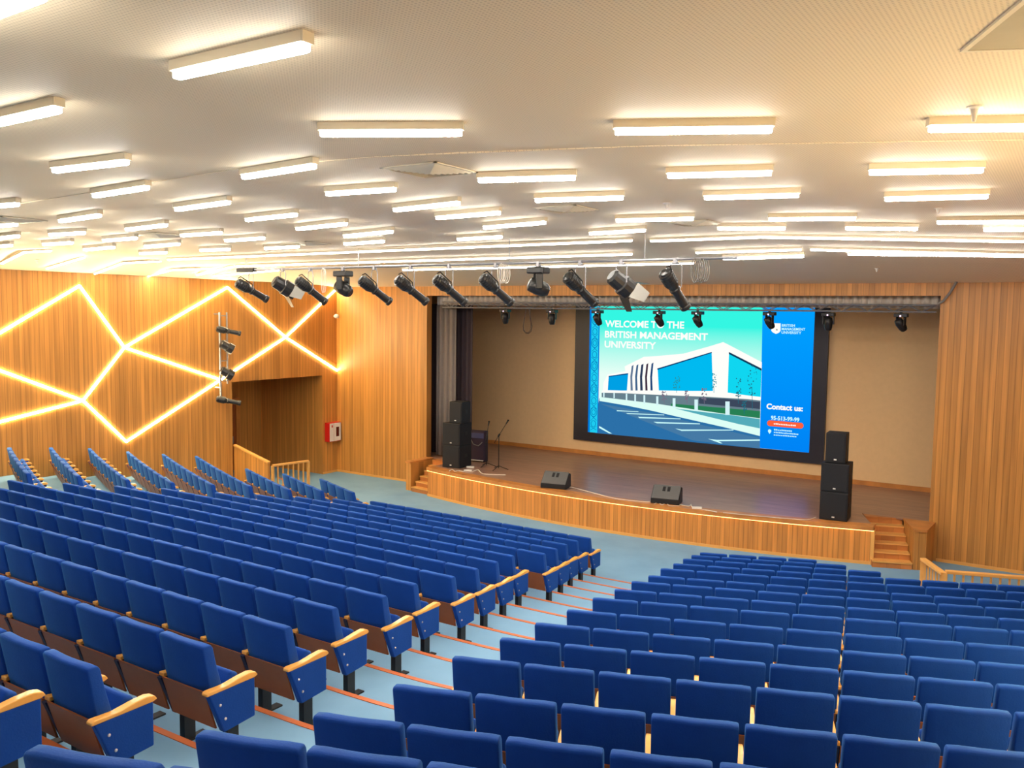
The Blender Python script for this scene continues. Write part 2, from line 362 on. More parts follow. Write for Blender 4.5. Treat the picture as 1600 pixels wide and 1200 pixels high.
# ---------------------------------------------------------------- railings
def railing(name, pts, h, label, solid=False, z0s=None, posts=.115):
    e = empty(name, (pts[0][0], pts[0][1], 0)); tag(e, label, 'railing'); o = Vector((pts[0][0], pts[0][1], 0))
    tp = [Vector((p[0], p[1], hh))-o for p, hh in zip(pts, h)]
    mb = MB()
    for a, b in zip(tp, tp[1:]): mb.beam(a, b, .11, .055)
    mb.build('handrail', m_rail, e, bevel=.008)
    for a, b in zip(tp, tp[1:]):
        if solid:
            mb = MB(); d = (b-a); d.z = 0; d.normalize(); s_ = Vector((-d.y, d.x, 0))*.035
            vs = [a+s_-Vector((0, 0, a.z)), b+s_-Vector((0, 0, b.z)), b+s_-Vector((0, 0, .05)), a+s_-Vector((0, 0, .05))]
            vs += [v-2*s_ for v in vs]
            mb.add(vs, [(0, 1, 2, 3), (7, 6, 5, 4), (0, 4, 5, 1), (1, 5, 6, 2), (2, 6, 7, 3), (3, 7, 4, 0)]); mb.build('panel', m_wx, e)
        else:
            L = (b-a).length; n = max(2, int(round(L/posts)))
            for i in range(n+1):
                p = a.lerp(b, i/n); big = i in (0, n); r = .035 if big else .018
                MB().box((p.x-r, p.y-r, 0), (p.x+r, p.y+r, p.z-.04)).build('post' if big else 'baluster', m_rail, e)
railing('railing', [(-21.58, 17.66), (-20.05, 17.66)], [1.5, 1.12], 'solid boarded ramp parapet with a pale sloping handrail beside the doorway', solid=True)
railing('railing', [(-20.0, 17.75), (-19.75, 18.95)], [1.02, 1.02], 'short pale wooden balustrade at the foot of the doorway parapet', posts=.17)
railing('railing', [(-2.3, 18.3), (-1.83, 17.45)], [1.0, 1.0], 'short end of the pale wooden balustrade nearest the stage stairs', posts=.14)
railing('railing', [(-1.8, 17.4), (1.35, 18.5)], [1.06, 1.06], 'long pale wooden balustrade in front of the right wall corner', posts=.15)

# ---------------------------------------------------------------- ceiling tube lights
TB = [(275,124,480,80),(500,213,722,212),(960,210,1207,207),(84,270,199,257),(380,280,492,263),(747,285,899,281),(1042,278,1206,274),(1358,273,1536,270),(147,309,231,296),(510,306,618,299),(836,316,974,312),(1100,312,1249,308),(1382,314,1544,310),(275,330,358,319),(616,331,717,320),(94,348,156,339),(385,346,463,338),(962,347,1084,344),(682,343,781,335),(1201,345,1337,344),(198,361,260,354),(464,360,541,352),(283,370,346,366),(538,371,613,364),(756,358,852,350),(921,367,1008,362),(1121,359,1227,359),(1321,359,1434,360),(78,369,132,366),(68,384,113,381),(162,378,213,374),(132,392,178,388),(227,387,280,383),(352,378,413,374),(414,390,467,387),(715,376,784,372),(538,383,600,379),(219,398,260,396),(313,393,359,391),(-100,62,66,0),(-75,212,92,176),(1451,206,1700,203),(-62,330,28,322),(-45,359,26,353),(-40,378,29,371),(-38,390,18,385),(1464,350,1640,349),(1537,361,1660,361),
      (262,409,988,380),(370,419,988,401),(629,425,1085,415),(1016,381,1188,375),(1188,375,1640,383),(1087,399,1252,394.5),(1266,394.5,1650,404),(1130,406,1256,402),(1324,401.4,1650,405.5)]
tubes = []
for q in TB:
    a = on_ceiling(q[0], q[1]); b = on_ceiling(q[2], q[3]); tubes.append((a, b, True))
# the left wing lines that bend down onto the sloping side panel
for a, b in [((2,413),(38,395)),((38,395),(80,393)),((72,421),(132,403)),((147,429),(192,412)),((192,412),(252,409)),((216.6,436),(267,423)),((267,423),(333,420)),((307,431),(363,417.6)),((333,432.5),(436,423))]:
    tubes.append((on_ceiling(*a, .06), on_ceiling(*b, .06), False))
# unseen tubes added behind the viewer to balance the room's lighting
hid = []
for x0, y0, an in [(-1.6, 2.2, 20), (-9, 2.4, 0), (-13, 3.8, 0), (-17, 4.2, 0), (-6, -.6, 0), (-11, -.6, 0), (-16, 0, 0), (-1, -1.5, 0)]:
    a = Vector((x0-.6*math.cos(math.radians(an)), y0-.6*math.sin(math.radians(an)), 0)); b = Vector((x0+.6*math.cos(math.radians(an)), y0+.6*math.sin(math.radians(an)), 0))
    a.z = ceil_z(a.x, a.y)-.105; b.z = ceil_z(b.x, b.y)-.105; hid.append((a, b, True))
def tube_light(a, b, big):
    c = (a+b)/2; L = (b-a).length; s_ = 1 if big and L < 1.75 else .62; hz = .105 if big else .06; islong = big and L > 1.75
    if islong: c.z += .035; hz = .07
    e = empty('ceiling_tube_light', c+Vector((0, 0, hz))); d = (b-a).normalized(); e.rotation_mode = 'QUATERNION'
    e.rotation_quaternion = Matrix((d, Vector((0, 0, 1)).cross(d).normalized(), d.cross(Vector((0, 0, 1)).cross(d).normalized()))).transposed().to_quaternion()
    h = L/2
    w_ = .044*s_; t_ = hz*.45; g_ = .016*s_
    q = MB(); q.box((-h, -w_, -hz+t_-.002), (h, w_, 0)); q.build('housing', m_house, e)
    q = MB(); q.prism([(-w_+g_, -hz+t_), (-w_+g_, -hz+.008), (-w_+g_+.006, -hz), (w_-g_-.006, -hz), (w_-g_, -hz+.008), (w_-g_, -hz+t_)], -h+.005, h-.005, 'X'); q.build('diffuser', m_warmside if not big else m_longside if islong else m_tubeside, e)
    q = MB(); q.box((-h+.02, -w_*.45, -hz-.003), (h-.02, w_*.45, -hz-.0005)); q.build('lamp_window', m_warm if not big else m_long if islong else m_tube, e)
    q = MB(); 
    if big:
        q.box((-h-.012, -w_+.002, -hz+t_*.9), (-h, w_-.002, 0)); q.build('end_cap', m_house, e)
        MB().box((h, -w_+.002, -hz+t_*.9), (h+.012, w_-.002, 0)).build('end_cap', m_house, e)
    return e, c, L
made = [tube_light(*t_) for t_ in tubes]
def region(c): return 'right' if c.x > -5.3+.22*(3-c.y)*0.9 else ('middle' if c.x > -15.5 else 'left')
cnt = {}
for i, (e, c, L) in sorted(enumerate(made), key=lambda t_: (t_[1][1]-CAM).length):
    kind = 'long' if L > 1.75 else 'short'
    if not tubes[i][2]: kind = 'angled'
    reg = region(c); cnt[(kind, reg)] = cnt.get((kind, reg), 0)+1; nth = cnt[(kind, reg)]
    tag(e, '%s glowing ceiling tube over the %s seats, %s nearest the camera' % (kind, reg, ordw(nth)), 'ceiling light', '%s tube lights on the ceiling' % kind)
for t_ in hid:
    e, c, L = tube_light(*t_); tag(e, 'unseen short ceiling tube light added behind the camera', 'ceiling light', 'added tube lights behind the camera')

# ---------------------------------------------------------------- wall light lines
def wl(a, b, label, X=XL, s=1):
    d = (b-a); mb = MB(); mb.beam(a, b, .05, .022, up=(s, 0, 0)); 
    o = mb.build('wall_light_line', m_strip); tag(o, label, 'wall light', 'warm light lines on the side wall'); return o
W = lambda x, y: onx(x, y, XL)+Vector((.022, 0, 0))
N = dict(a=W(124, 446.5), b=W(194, 543), c=W(355, 449), d=W(342, 592.5), e=W(129.5, 626), f=W(197, 690), g=W(446, 527), h=W(529, 580.5), i=W(528, 449))
def ext(p, q, L): return p+(p-q).normalized()*L
segs = [('a', W(0, 520), 'leftmost upper line of light rising to the first peak', 1.8), ('a', 'b', 'line of light falling from the first peak to the star junction', 0), ('b', 'c', 'line of light rising from star junction to the second peak', 0), ('b', 'd', 'line of light from star junction ending at the spotlight ladder', 0),
        ('b', 'e', 'line of light between star junction and the lower left junction', 0), ('e', W(0, 579), 'upper of two lines running left from the lower junction', 1.8), ('e', W(0, 659), 'lower of two lines running left from the lower junction', 1.8), ('e', 'f', 'line of light falling from lower junction to the bottom point', 0),
        ('f', 'g', 'long line of light rising past the spotlight ladder to the crossing', 0), ('c', 'g', 'line of light from the second peak down to the crossing', 0), ('g', 'h', 'line of light from crossing down to the wall corner', 0), ('g', 'i', 'line of light from crossing up to the wall corner', 0)]
for p, q, lab, L in segs:
    A = N[p]; B = N[q] if isinstance(q, str) else q
    if L: B = ext(B, A, L)
    wl(A, B, lab)
    if max(A.y, B.y) < 14.7:      # unseen copies added on the right wall to warm the ceiling there
        A2, B2 = (Vector((XR-(v.x-XL), v.y-4, min(v.z+.6, 6.6))) for v in (A, B))
        o = wl(B2, A2, 'unseen line of light added on the right wall beside the camera', s=-1); o['group'] = 'added warm light lines on the right wall'

# ---------------------------------------------------------------- LED screen
YS = YB-.12
scr = empty('led_screen', (-10.1, YS, 1.38)); tag(scr, 'large lit LED screen showing a university building on the stage wall', 'screen')
org = Vector((-10.1, YS, 1.38))
def S(x, y, lay=0): p = ony(x, y, YS-.004*lay); return p-org
x0, x1, z0, z1 = -14.2, -5.98, 1.38, 6.0
fr = MB(); fr.box((x0-org.x, 0, 0), (x1-org.x, .12, z1-org.z)); fr = fr.build('screen_frame', plain('screen_bezel', (34, 32, 44), .4), scr)
disp = MB(); q_ = [S(922, 470, 1), S(918.5, 675, 1), S(1264, 707.4, 1), S(1274, 470, 1)]
def flat(parent, name, pts, lay, mat):
    mb = MB(); vs = [S(x, y, lay) for x, y in pts]; mb.v = vs; mb.f = [tuple(range(len(vs)))]; return mb.build(name, mat, parent)
e_sky = emit_grad('screen_sky', (232, 255, 246), (52, 246, 226), ony(1060, 590, YS).z-org.z, ony(1060, 510, YS).z-org.z)
disp = flat(scr, 'display_panel', [(918.5, 675), (1264, 707.4), (1274, 470), (922, 470)], 1, e_sky)
C_ = lambda *c: emit('screen_colour', c, 1)
e_blue = emit_grad('screen_blue', (0, 132, 246), (0, 160, 255), ony(1230, 700, YS).z-org.z, ony(1230, 490, YS).z-org.z)
e_wh = C_(255, 255, 250); e_whc = C_(205, 255, 255)
flat(disp, 'side_panel', [(1187, 700), (1264, 707.4), (1274, 470), (1192, 470)], 2, e_blue)
flat(disp, 'border_band', [(918.5, 675), (934.5, 676.5), (937.5, 470), (922, 470)], 2, C_(0, 120, 215))
e_cy = C_(30, 205, 240)
flat(disp, 'border_band_light', [(921.5, 675.3), (933, 676.2), (936, 470), (924.7, 470)], 3, e_cy)
# interlace ornament on the band
mb = MB()
for i in range(10):
    yc = 500+i*18; x_ = 930.2-(yc-480)*.0165
    for rr in (3.6, 6.2) if i % 2 == 0 else (4.4,):
        pts = [(x_+rr*math.cos(a*math.pi/8)*.8, yc+rr*math.sin(a*math.pi/8)*1.1) for a in range(17)]
        for a, b in zip(pts, pts[1:]): mb.path([S(*a, 4), S(*b, 4)], .009, 4)
    for sx in (-4.5, 4.5): mb.path([S(x_-sx, yc+4, 4), S(x_+sx, yc+min(13, 672-yc), 4)], .008, 4)
mb.build('ornament', C_(0, 100, 175), disp)
c3 = lambda L: [(930+a/6.154, 480+b/6.154) for a, b in L]
c4 = lambda L: [(930+a/5.926, 580+b/5.926) for a, b in L]
flat(disp, 'building', [(941, 620), (943, 598), (949, 585.5), (977, 580), (976, 572.5), (1006, 557.5), (1030, 556), (1068, 552.5), (1109, 541), (1130, 534.5), (1141, 540), (1190.5, 566), (1189, 624)], 2, e_wh)
flat(disp, 'street', c4([(45, 255), (500, 330), (1000, 450), (1525, 600), (1525, 716), (0, 572), (36, 250)]), 2, C_(44, 112, 168))
flat(disp, 'grey_street_part', c4([(45, 300), (600, 400), (1000, 500), (1525, 620), (1525, 716), (900, 640)]), 3, C_(70, 122, 165))
flat(disp, 'pavement', c4([(40, 235), (560, 300), (900, 350), (1250, 400), (1525, 440), (1525, 600), (1200, 520), (800, 430), (520, 365), (300, 320), (40, 275)]), 4, C_(222, 255, 246))
flat(disp, 'pavement_shade', c4([(740, 345), (1000, 378), (1250, 405), (1525, 443), (1525, 530), (1330, 490), (1000, 410)]), 5, C_(84, 172, 186))
flat(disp, 'garden', c4([(60, 195), (300, 205), (600, 220), (1000, 235), (1530, 265), (1525, 437), (1250, 402), (900, 352), (560, 300), (60, 240)]), 5, C_(104, 128, 140))
flat(disp, 'lawn', c4([(700, 300), (1250, 345), (1528, 370), (1526, 434), (1250, 400), (900, 350), (700, 322)]), 6, C_(40, 128, 84))
flat(disp, 'dark_planting', c4([(960, 245), (1200, 255), (1528, 285), (1528, 350), (960, 300)]), 6, C_(60, 72, 92))
flat(disp, 'ledge', c4([(60, 180), (600, 178), (1090, 188), (1530, 238), (1530, 272), (1225, 236), (1000, 214), (60, 200)]), 7, e_wh)
for nm, P, col in [('left_window', [(951, 588.5), (981.5, 584), (979.5, 610.5), (949.7, 609.5)], (0, 160, 228)), ('front_window', [(1027.5, 575.5), (1112, 551), (1114, 611), (1029.5, 611)], (0, 186, 240)), ('corner_window', [(1139, 551), (1190, 578), (1188.5, 621), (1137, 613.5)], (16, 214, 240))]:
    flat(disp, nm, P, 3, C_(*col))
flat(disp, 'window_edge', c3([(595, 590), (1120, 430), (1122, 440), (600, 602)]), 4, C_(10, 60, 110))
flat(disp, 'window_edge', c3([(1285, 430), (1600, 590), (1600, 612), (1285, 450)]), 4, C_(14, 60, 90))
flat(disp, 'window_edge', [(951, 587.5), (981.5, 583), (981.5, 585), (951, 589)], 4, C_(10, 80, 140))
for i, (xa, xb) in enumerate([(985.5, 988.5), (993, 996), (1000.5, 1004), (1008.5, 1011.5), (1016.5, 1019.5)]):
    flat(disp, 'column_gap', [(xa+1.5, 572-i*.9), (xb+1.5, 570-i*.9), (xb-.6, 590), (xb+.5, 614), (xa, 614), (xa-.6, 588)], 4, C_(*[(96, 120, 150), (60, 96, 136), (44, 60, 90), (60, 40, 60), (30, 70, 120)][i]))
for px_, w_, t_, b_ in [(80, 12, 195, 240), (175, 12, 200, 250), (290, 14, 208, 270), (370, 15, 215, 285), (455, 16, 222, 300), (575, 20, 232, 315), (730, 26, 250, 338), (935, 32, 262, 364), (1225, 40, 280, 405)]:
    flat(disp, 'gate_post', c4([(px_-w_/2, t_), (px_+w_/2, t_), (px_+w_/2, b_), (px_-w_/2, b_)]), 8, C_(214, 246, 250))
for i, L in enumerate([[(200, 362), (400, 372), (400, 378), (200, 370)], [(285, 388), (640, 402), (640, 408), (300, 396)], [(395, 422), (790, 438), (790, 445), (410, 434)], [(540, 468), (970, 484), (970, 491), (570, 482)], [(740, 530), (800, 540), (1280, 541), (1280, 549), (800, 553)], [(1045, 626), (1130, 636), (1525, 632), (1525, 643), (1140, 648), (1180, 668), (1160, 668)], [(36, 508), (60, 520), (156, 578), (130, 576), (36, 525)]]):
    flat(disp, 'parking_line', c4(L), 5, e_whc)
for px_, t_, b_, wd in [(755, 50, 200, 60), (850, 180, 300, 40), (1010, 160, 300, 44), (1100, 20, 200, 44), (1325, 60, 300, 50), (1455, -60, 350, 90), (640, 180, 300, 50), (1380, 270, 400, 40)]:
    mb = MB(); rnd = random.Random(px_)
    mb.path([S(*c4([(px_, b_)])[0], 9), S(*c4([(px_-4, (t_+b_)/2)])[0], 9)], .008, 4)
    for _ in range(26):
        a = (px_+rnd.uniform(-.5, .5)*wd, rnd.uniform(t_, t_+(b_-t_)*.75)); r_ = rnd.uniform(4, 9)
        mb.v += [S(*p, 9) for p in c4([(a[0]-r_, a[1]), (a[0], a[1]+r_), (a[0]+r_, a[1]), (a[0], a[1]-r_)])]; k_ = len(mb.v); mb.f.append((k_-4, k_-3, k_-2, k_-1))
    mb.build('tree_picture', C_(*((34, 150, 170) if px_ in (755, 1100) else (30, 110, 130) if px_ > 1300 else (120, 110, 130))), disp)
def text(parent, name, s_, xl, xr, yb_l, h_px, mat, lay=10, bold=.0):
    a = S(xl, yb_l, lay); b = S(xr, yb_l, lay); 
    c = bpy.data.curves.new(name, 'FONT'); c.body = s_; c.size = 1; c.offset = bold; c.resolution_u = 3
    o = bpy.data.objects.new('tmp', c); COL.objects.link(o); bpy.context.view_layer.update()
    me = bpy.data.meshes.new_from_object(o); bpy.data.objects.remove(o)
    xs_ = [v.co.x for v in me.vertices]; ys_ = [v.co.y for v in me.vertices]
    wx = b.x-a.x; hh = abs(S(xl, yb_l-h_px, lay).z-a.z); sx = wx/(max(xs_)-min(xs_)); sz = hh/(.70 if 'ontact' not in s_ else .72)
    for v in me.vertices: v.co = Vector((a.x+(v.co.x-min(xs_))*sx, a.y, a.z+v.co.y*sz))
    me.materials.clear(); me.materials.append(mat); return link(name, me, parent)
text(disp, 'headline', 'WELCOME TO THE', 945.5, 1069, 510.5, 10, e_wh, bold=.03)
text(disp, 'headline', 'BRITISH MANAGEMENT', 945, 1106, 527, 10, e_wh, bold=.03)
text(disp, 'headline', 'UNIVERSITY', 944.5, 1025, 542.5, 10, e_wh, bold=.03)
text(disp, 'logo_text', 'BRITISH', 1221.5, 1242, 510.3, 4, e_whc, bold=.02)
text(disp, 'logo_text', 'MANAGEMENT', 1221.3, 1258, 515.8, 4, e_whc, bold=.02)
text(disp, 'logo_text', 'UNIVERSITY', 1221, 1252, 521.3, 4, e_whc, bold=.02)
flat(disp, 'shield_logo', [(1205.5, 505), (1219.8, 505.4), (1219.6, 517), (1217, 520), (1212.3, 521.8), (1207.5, 519.4), (1205.2, 517)], 10, e_wh)
flat(disp, 'shield_mark', [(1212.6, 513.8), (1215, 514.5), (1214.8, 516.6), (1212.4, 516.2)], 11, C_(150, 150, 150))
text(disp, 'contact_text', 'Contact us:', 1197.5, 1254.5, 638.5, 8.3, e_wh, bold=.04)
text(disp, 'phone_text', '95-513-99-99', 1204.5, 1249, 655.5, 6, e_whc, bold=.03)
def pill(xa, xb, yc, r_):
    pts = [(xa+r_+r_*math.cos(a), yc+r_*math.sin(a)) for a in [math.pi/2+i*math.pi/8 for i in range(9)]]
    pts += [(xb-r_+r_*math.cos(a), yc+(xb-xa)*.0-0+4.0+r_*math.sin(a)) for a in [-math.pi/2+i*math.pi/8 for i in range(9)]]; return pts
flat(disp, 'red_pill', pill(1198.5, 1255.5, 661.2, 4.6), 10, C_(255, 98, 58))
def marks(name, xa, xb, ya, yb_, h_, n_, mat, seed):
    rnd = random.Random(seed); mb = MB()
    for i in range(n_):
        t0_ = i/n_; t1_ = (i+.72)/n_; hh = h_*rnd.uniform(.7, 1)
        P = [(xa+(xb-xa)*t0_, ya+(yb_-ya)*t0_), (xa+(xb-xa)*t1_, ya+(yb_-ya)*t1_)]
        mb.v += [S(P[0][0], P[0][1], 12), S(P[1][0], P[1][1], 12), S(P[1][0], P[1][1]-hh, 12), S(P[0][0], P[0][1]-hh, 12)]; k_ = len(mb.v); mb.f.append((k_-4, k_-3, k_-2, k_-1))
    mb.build(name, mat, disp)
marks('small_print', 1209, 1244, 663.2, 666.2, 2.4, 13, e_wh, 1)
marks('small_print', 1209.5, 1238, 672.5, 674.8, 2.4, 10, e_whc, 2); marks('small_print', 1209.2, 1248, 676.3, 679.8, 2.2, 15, e_whc, 3); marks('small_print', 1209, 1245, 680.4, 683.2, 2.0, 13, e_whc, 4)
flat(disp, 'pin_symbol', [(1202.5, 670.6), (1205, 672), (1205, 674.6), (1202.4, 678), (1200, 674.3), (1200.1, 671.8)], 10, e_whc)

# ---------------------------------------------------------------- curtains, valance, truss
def drape(name, xa, xb, y, za, zb, pitch, amp, mat, label):
    n_ = max(8, int((xb-xa)/pitch*8)); mb = MB(); rnd = random.Random(3)
    ph = [rnd.uniform(-.4, .4) for _ in range(n_+1)]
    rowz = [za, za+(zb-za)*.5, zb]
    for z in rowz:
        for i in range(n_+1): mb.v.append(Vector((xa+(xb-xa)*i/n_, y+amp*max(-.8, min(.8, 1.6*math.sin(i*2*math.pi/8+ph[i]*.4))), z)))
    m_ = n_+1
    for j in range(2):
        for i in range(n_): mb.f.append((j*m_+i, j*m_+i+1, (j+1)*m_+i+1, (j+1)*m_+i))
    o = mb.build(name, mat, smooth=True); md = o.modifiers.new('solid', 'SOLIDIFY'); md.thickness = .01; return tag(o, label, 'curtain')
drape('stage_curtain', -17.62, -16.86, 22.62, STZ+.03, 5.85, .22, .06, m_curt, 'light grey stage curtain gathered at the left of the stage')
drape('stage_curtain', -18.6, -16.42, 23.0, STZ+.02, 5.9, .2, .05, m_curtd, 'dark curtain hanging just behind the light grey one')
v_ = drape('stage_valance', SX0+.02, SX1-.02, 22.62, 5.86, 6.2, .2, .05, m_val, 'pleated grey valance along the top of the stage opening')
# truss
tx0, tx1, ty, tz = -17.15, -2.82, 22.4, 5.78
e = empty('stage_truss', (tx0, ty, tz)); tag(e, 'long horizontal aluminium lattice truss under the stage valance', 'truss')
ch = MB()
for dy, dz in ((-.1, 0), (.1, 0), (-.1, .16), (.1, .16)): ch.rod((0, dy, dz), (tx1-tx0, dy, dz), .02, 8)
ch.build('chords', m_steel, e)
la = MB(); n_ = 48; st = (tx1-tx0)/n_
for i in range(n_):
    a, b = i*st, (i+1)*st; s_ = 0 if i % 2 else .16
    for dy in (-.1, .1): la.rod((a, dy, s_), (b, dy, .16-s_), .011, 5)
    la.rod((a, -.1, 0), (b, .1, 0), .009, 5)
la.build('lattice', m_steel, e)
for x in (-16, -12, -8, -4): MB().path([(x-tx0, 0, .2), (x-tx0, 0, 1.38)], .006, 5).build('hanger', m_steel, e)

# ---------------------------------------------------------------- stage heads under the truss
hb = MB(); hb.box((-.15, -.11, -.12), (.15, .11, -.03)); me_hb = hb.mesh('base', m_blackm, bevel=.015)
hc = MB(); hc.box((-.03, -.02, -.05), (.03, .02, .04)); me_hc = hc.mesh('clamp', m_blackm)
me_hy = MB().box((-.14, -.035, -.32), (-.11, .035, -.12)).mesh('yoke_arm', m_blackm, bevel=.008); me_hy2 = MB().box((.11, -.035, -.32), (.14, .035, -.12)).mesh('yoke_arm', m_blackm, bevel=.008)
hh_ = MB(); hh_.lathe([(-.15, .05), (-.13, .09), (-.02, .105), (.1, .095), (.17, .075), (.18, .06)], 16); me_hh = hh_.mesh('head', m_blackm, smooth=True)
hd = MB(); hd.lathe([(-.008, .014), (0, .02), (.008, .014)], 8); me_hd = hd.mesh('status_light', m_dot)
for i, (px, tilt, rz) in enumerate([(793, -78, 10), (866, -88, 0), (937, -60, -35), (1033, -55, -40), (1093, -55, -40), (1205, -55, -35), (1297, -80, 0), (1410, -50, -40)]):
    p = ony(px, 482, 22.5); e = empty('stage_head_light', (p.x, 22.38, 5.77)); 
    tag(e, 'small black stage lamp under the truss, %s from the left' % ordw(i+1), 'stage light', 'small black lamps under the stage truss')
    for nme, me in (('base', me_hb), ('clamp', me_hc), ('yoke_arm', me_hy), ('yoke_arm', me_hy2), ('head', me_hh), ('status_light', me_hd)):
        o = link(nme, me, e)
        if nme == 'head': o.location = (0, 0, -.29); o.rotation_euler = (math.radians(tilt), 0, math.radians(rz))
        if nme == 'yoke_arm': o.rotation_euler = (0, 0, math.radians(rz))
        if nme == 'status_light': o.location = (0, -.12, -.09)
lp = [Vector((math.sin(a)*.2*(1+.0*a), 0, -.52-.5*math.cos(a))) for a in [i*math.pi/12 for i in range(-9, 10)]]
mb = MB(); pts = [Vector((.05, 0, 0))]+[Vector((.17*math.sin(math.pi*t_)*(.4+.9*t_) if False else 0, 0, 0)) for t_ in ()]
loop = [(-.07, 0, 0), (-.12, 0, -.3), (-.17, .01, -.55), (-.16, .01, -.68), (-.08, .01, -.76), (.02, .01, -.77), (.11, .01, -.7), (.14, .01, -.56), (.1, 0, -.3), (.06, 0, 0)]
p = ony(829, 484, 22.5); mb = MB(); mb.path([Vector(v)+Vector((p.x, 22.36, 5.79)) for v in loop], .014, 6); mb.path([Vector((v[0]*.85, v[1]-.03, v[2]*.97))+Vector((p.x, 22.36, 5.79)) for v in loop], .012, 6)
tag(mb.build('cable_loop', m_cabd), 'brown cable hanging in a long loop from the stage truss', 'cable')

# ---------------------------------------------------------------- spotlights on the front pipe
PY, PZ = 14.5, 6.6
pip = MB(); pip.rod((-17.75, PY, PZ), (-4.9, PY, PZ+.02), .026, 10); pip = tag(pip.build('lighting_pipe', m_steel), 'thin steel lighting pipe under the ceiling carrying spotlights', 'lighting pipe')
mb = MB()
for x in (-17.2, -13.5, -9.5, -6.6): mb.rod((x, PY, PZ), (x, PY, ceil_z(x, PY)), .008, 6)
mb.build('hanger', m_steel, pip)
mb = MB(); mb.box((-17.5, PY-.06, PZ-.05), (-16.9, PY+.06, PZ+.05)); mb.build('junction_box', m_blackm, pip)
# profile spotlight
pb = MB(); pb.lathe([(-.42, .05), (-.40, .10), (-.30, .125), (-.12, .125), (-.06, .10), (-.02, .085)], 14)
for i in range(5): pb.lathe([(-.36+i*.05, .133), (-.345+i*.05, .133)], 14)
me_pb = pb.mesh('lamp_housing', m_spot)
pl = MB(); pl.lathe([(-.02, .085), (.0, .10), (.04, .10), (.05, .08), (.38, .085), (.40, .10), (.46, .10), (.465, .085), (.40, .07)], 16); me_pl = pl.mesh('lens_tube', m_spot, smooth=False)
ph_ = MB(); ph_.path([(0, -.42, .10), (0, -.38, .17), (0, -.05, .15), (0, .0, .09)], .013, 6); me_ph = ph_.mesh('carry_handle', m_blackm)
pg = MB(); pg.lathe([(.455, .08), (.468, .08)], 16); me_pg = pg.mesh('lens', m_lens)
yk = MB(); yk.path([(-.15, 0, -.48), (-.15, 0, -.12), (-.09, 0, -.06), (.09, 0, -.06), (.15, 0, -.12), (.15, 0, -.48)], .010, 6); me_yk = yk.mesh('yoke', m_steel)
cl = MB(); cl.box((-.03, -.035, -.06), (.03, .035, .035)); cl.rod((-.06, 0, -.05), (.06, 0, -.05), .014, 8); me_cl = cl.mesh('clamp', m_steel)
# wash light with flaps
fb = MB(); fb.lathe([(-.26, .10), (-.22, .15), (0, .16), (.02, .19), (.2, .19), (.21, .17)], 14); me_fb = fb.mesh('lamp_housing', m_spot)
def flapm(ang, ln=.28, w_=.32):
    q = MB(); M_ = Matrix.Rotation(ang, 4, 'Y')
    c = math.radians(30)
    q.add([(-w_/2, .2, .17), (w_/2, .2, .17), (w_/3.2, .2+ln*math.cos(c), .17+ln*math.sin(c)), (-w_/3.2, .2+ln*math.cos(c), .17+ln*math.sin(c)),
           (-w_/2, .2, .175), (w_/2, .2, .175), (w_/3.2, .2+ln*math.cos(c), .175+ln*math.sin(c)), (-w_/3.2, .2+ln*math.cos(c), .175+ln*math.sin(c))], [(0, 1, 2, 3), (7, 6, 5, 4), (0, 4, 5, 1), (1, 5, 6, 2), (2, 6, 7, 3), (3, 7, 4, 0)], M_)
    return q
me_f = [flapm(a).mesh('flap', mm) for a, mm in ((0, m_spot), (math.pi/2, m_flap), (math.pi, m_spot), (-math.pi/2, m_spot))]
# big moving head
bb = MB(); bb.box((-.19, -.14, -.2), (.19, .14, -.07)); me_bb = bb.mesh('base', m_spot, bevel=.025)
me_by = MB().box((-.2, -.07, -.5), (-.15, .07, -.2)).mesh('yoke_arm', m_spot, bevel=.02); me_by2 = MB().box((.15, -.07, -.5), (.2, .07, -.2)).mesh('yoke_arm', m_spot, bevel=.02)
bh = MB(); bh.lathe([(-.2, .08), (-.17, .14), (0, .155), (.14, .14), (.2, .11), (.21, .09)], 16); me_bh = bh.mesh('head', m_spot, smooth=True)
bl = MB(); bl.lathe([(.2, .095), (.225, .09)], 16); me_bl = bl.mesh('lens', m_lens)
SPOTS = [(392, 'profile', -28, -20), (442, 'wash', -30, -25), (485, 'profile', -36, -22), (536, 'head', -30, -75), (585, 'profile', -34, -22), (642, 'profile', -34, -22), (702, 'profile', -35, -22), (775, 'profile', -35, -22), (841, 'head', -22, -50), (907, 'profile', -36, -22), (971, 'wash', -35, -35), (1055, 'profile', -46, -18)]
kc = {}
KN = {'profile': ('long profile spotlight', 'long profile spotlights on the pipe'), 'wash': ('wash spotlight with flaps', 'wash lights on the pipe'), 'head': ('round moving-head light', 'moving heads on the pipe')}
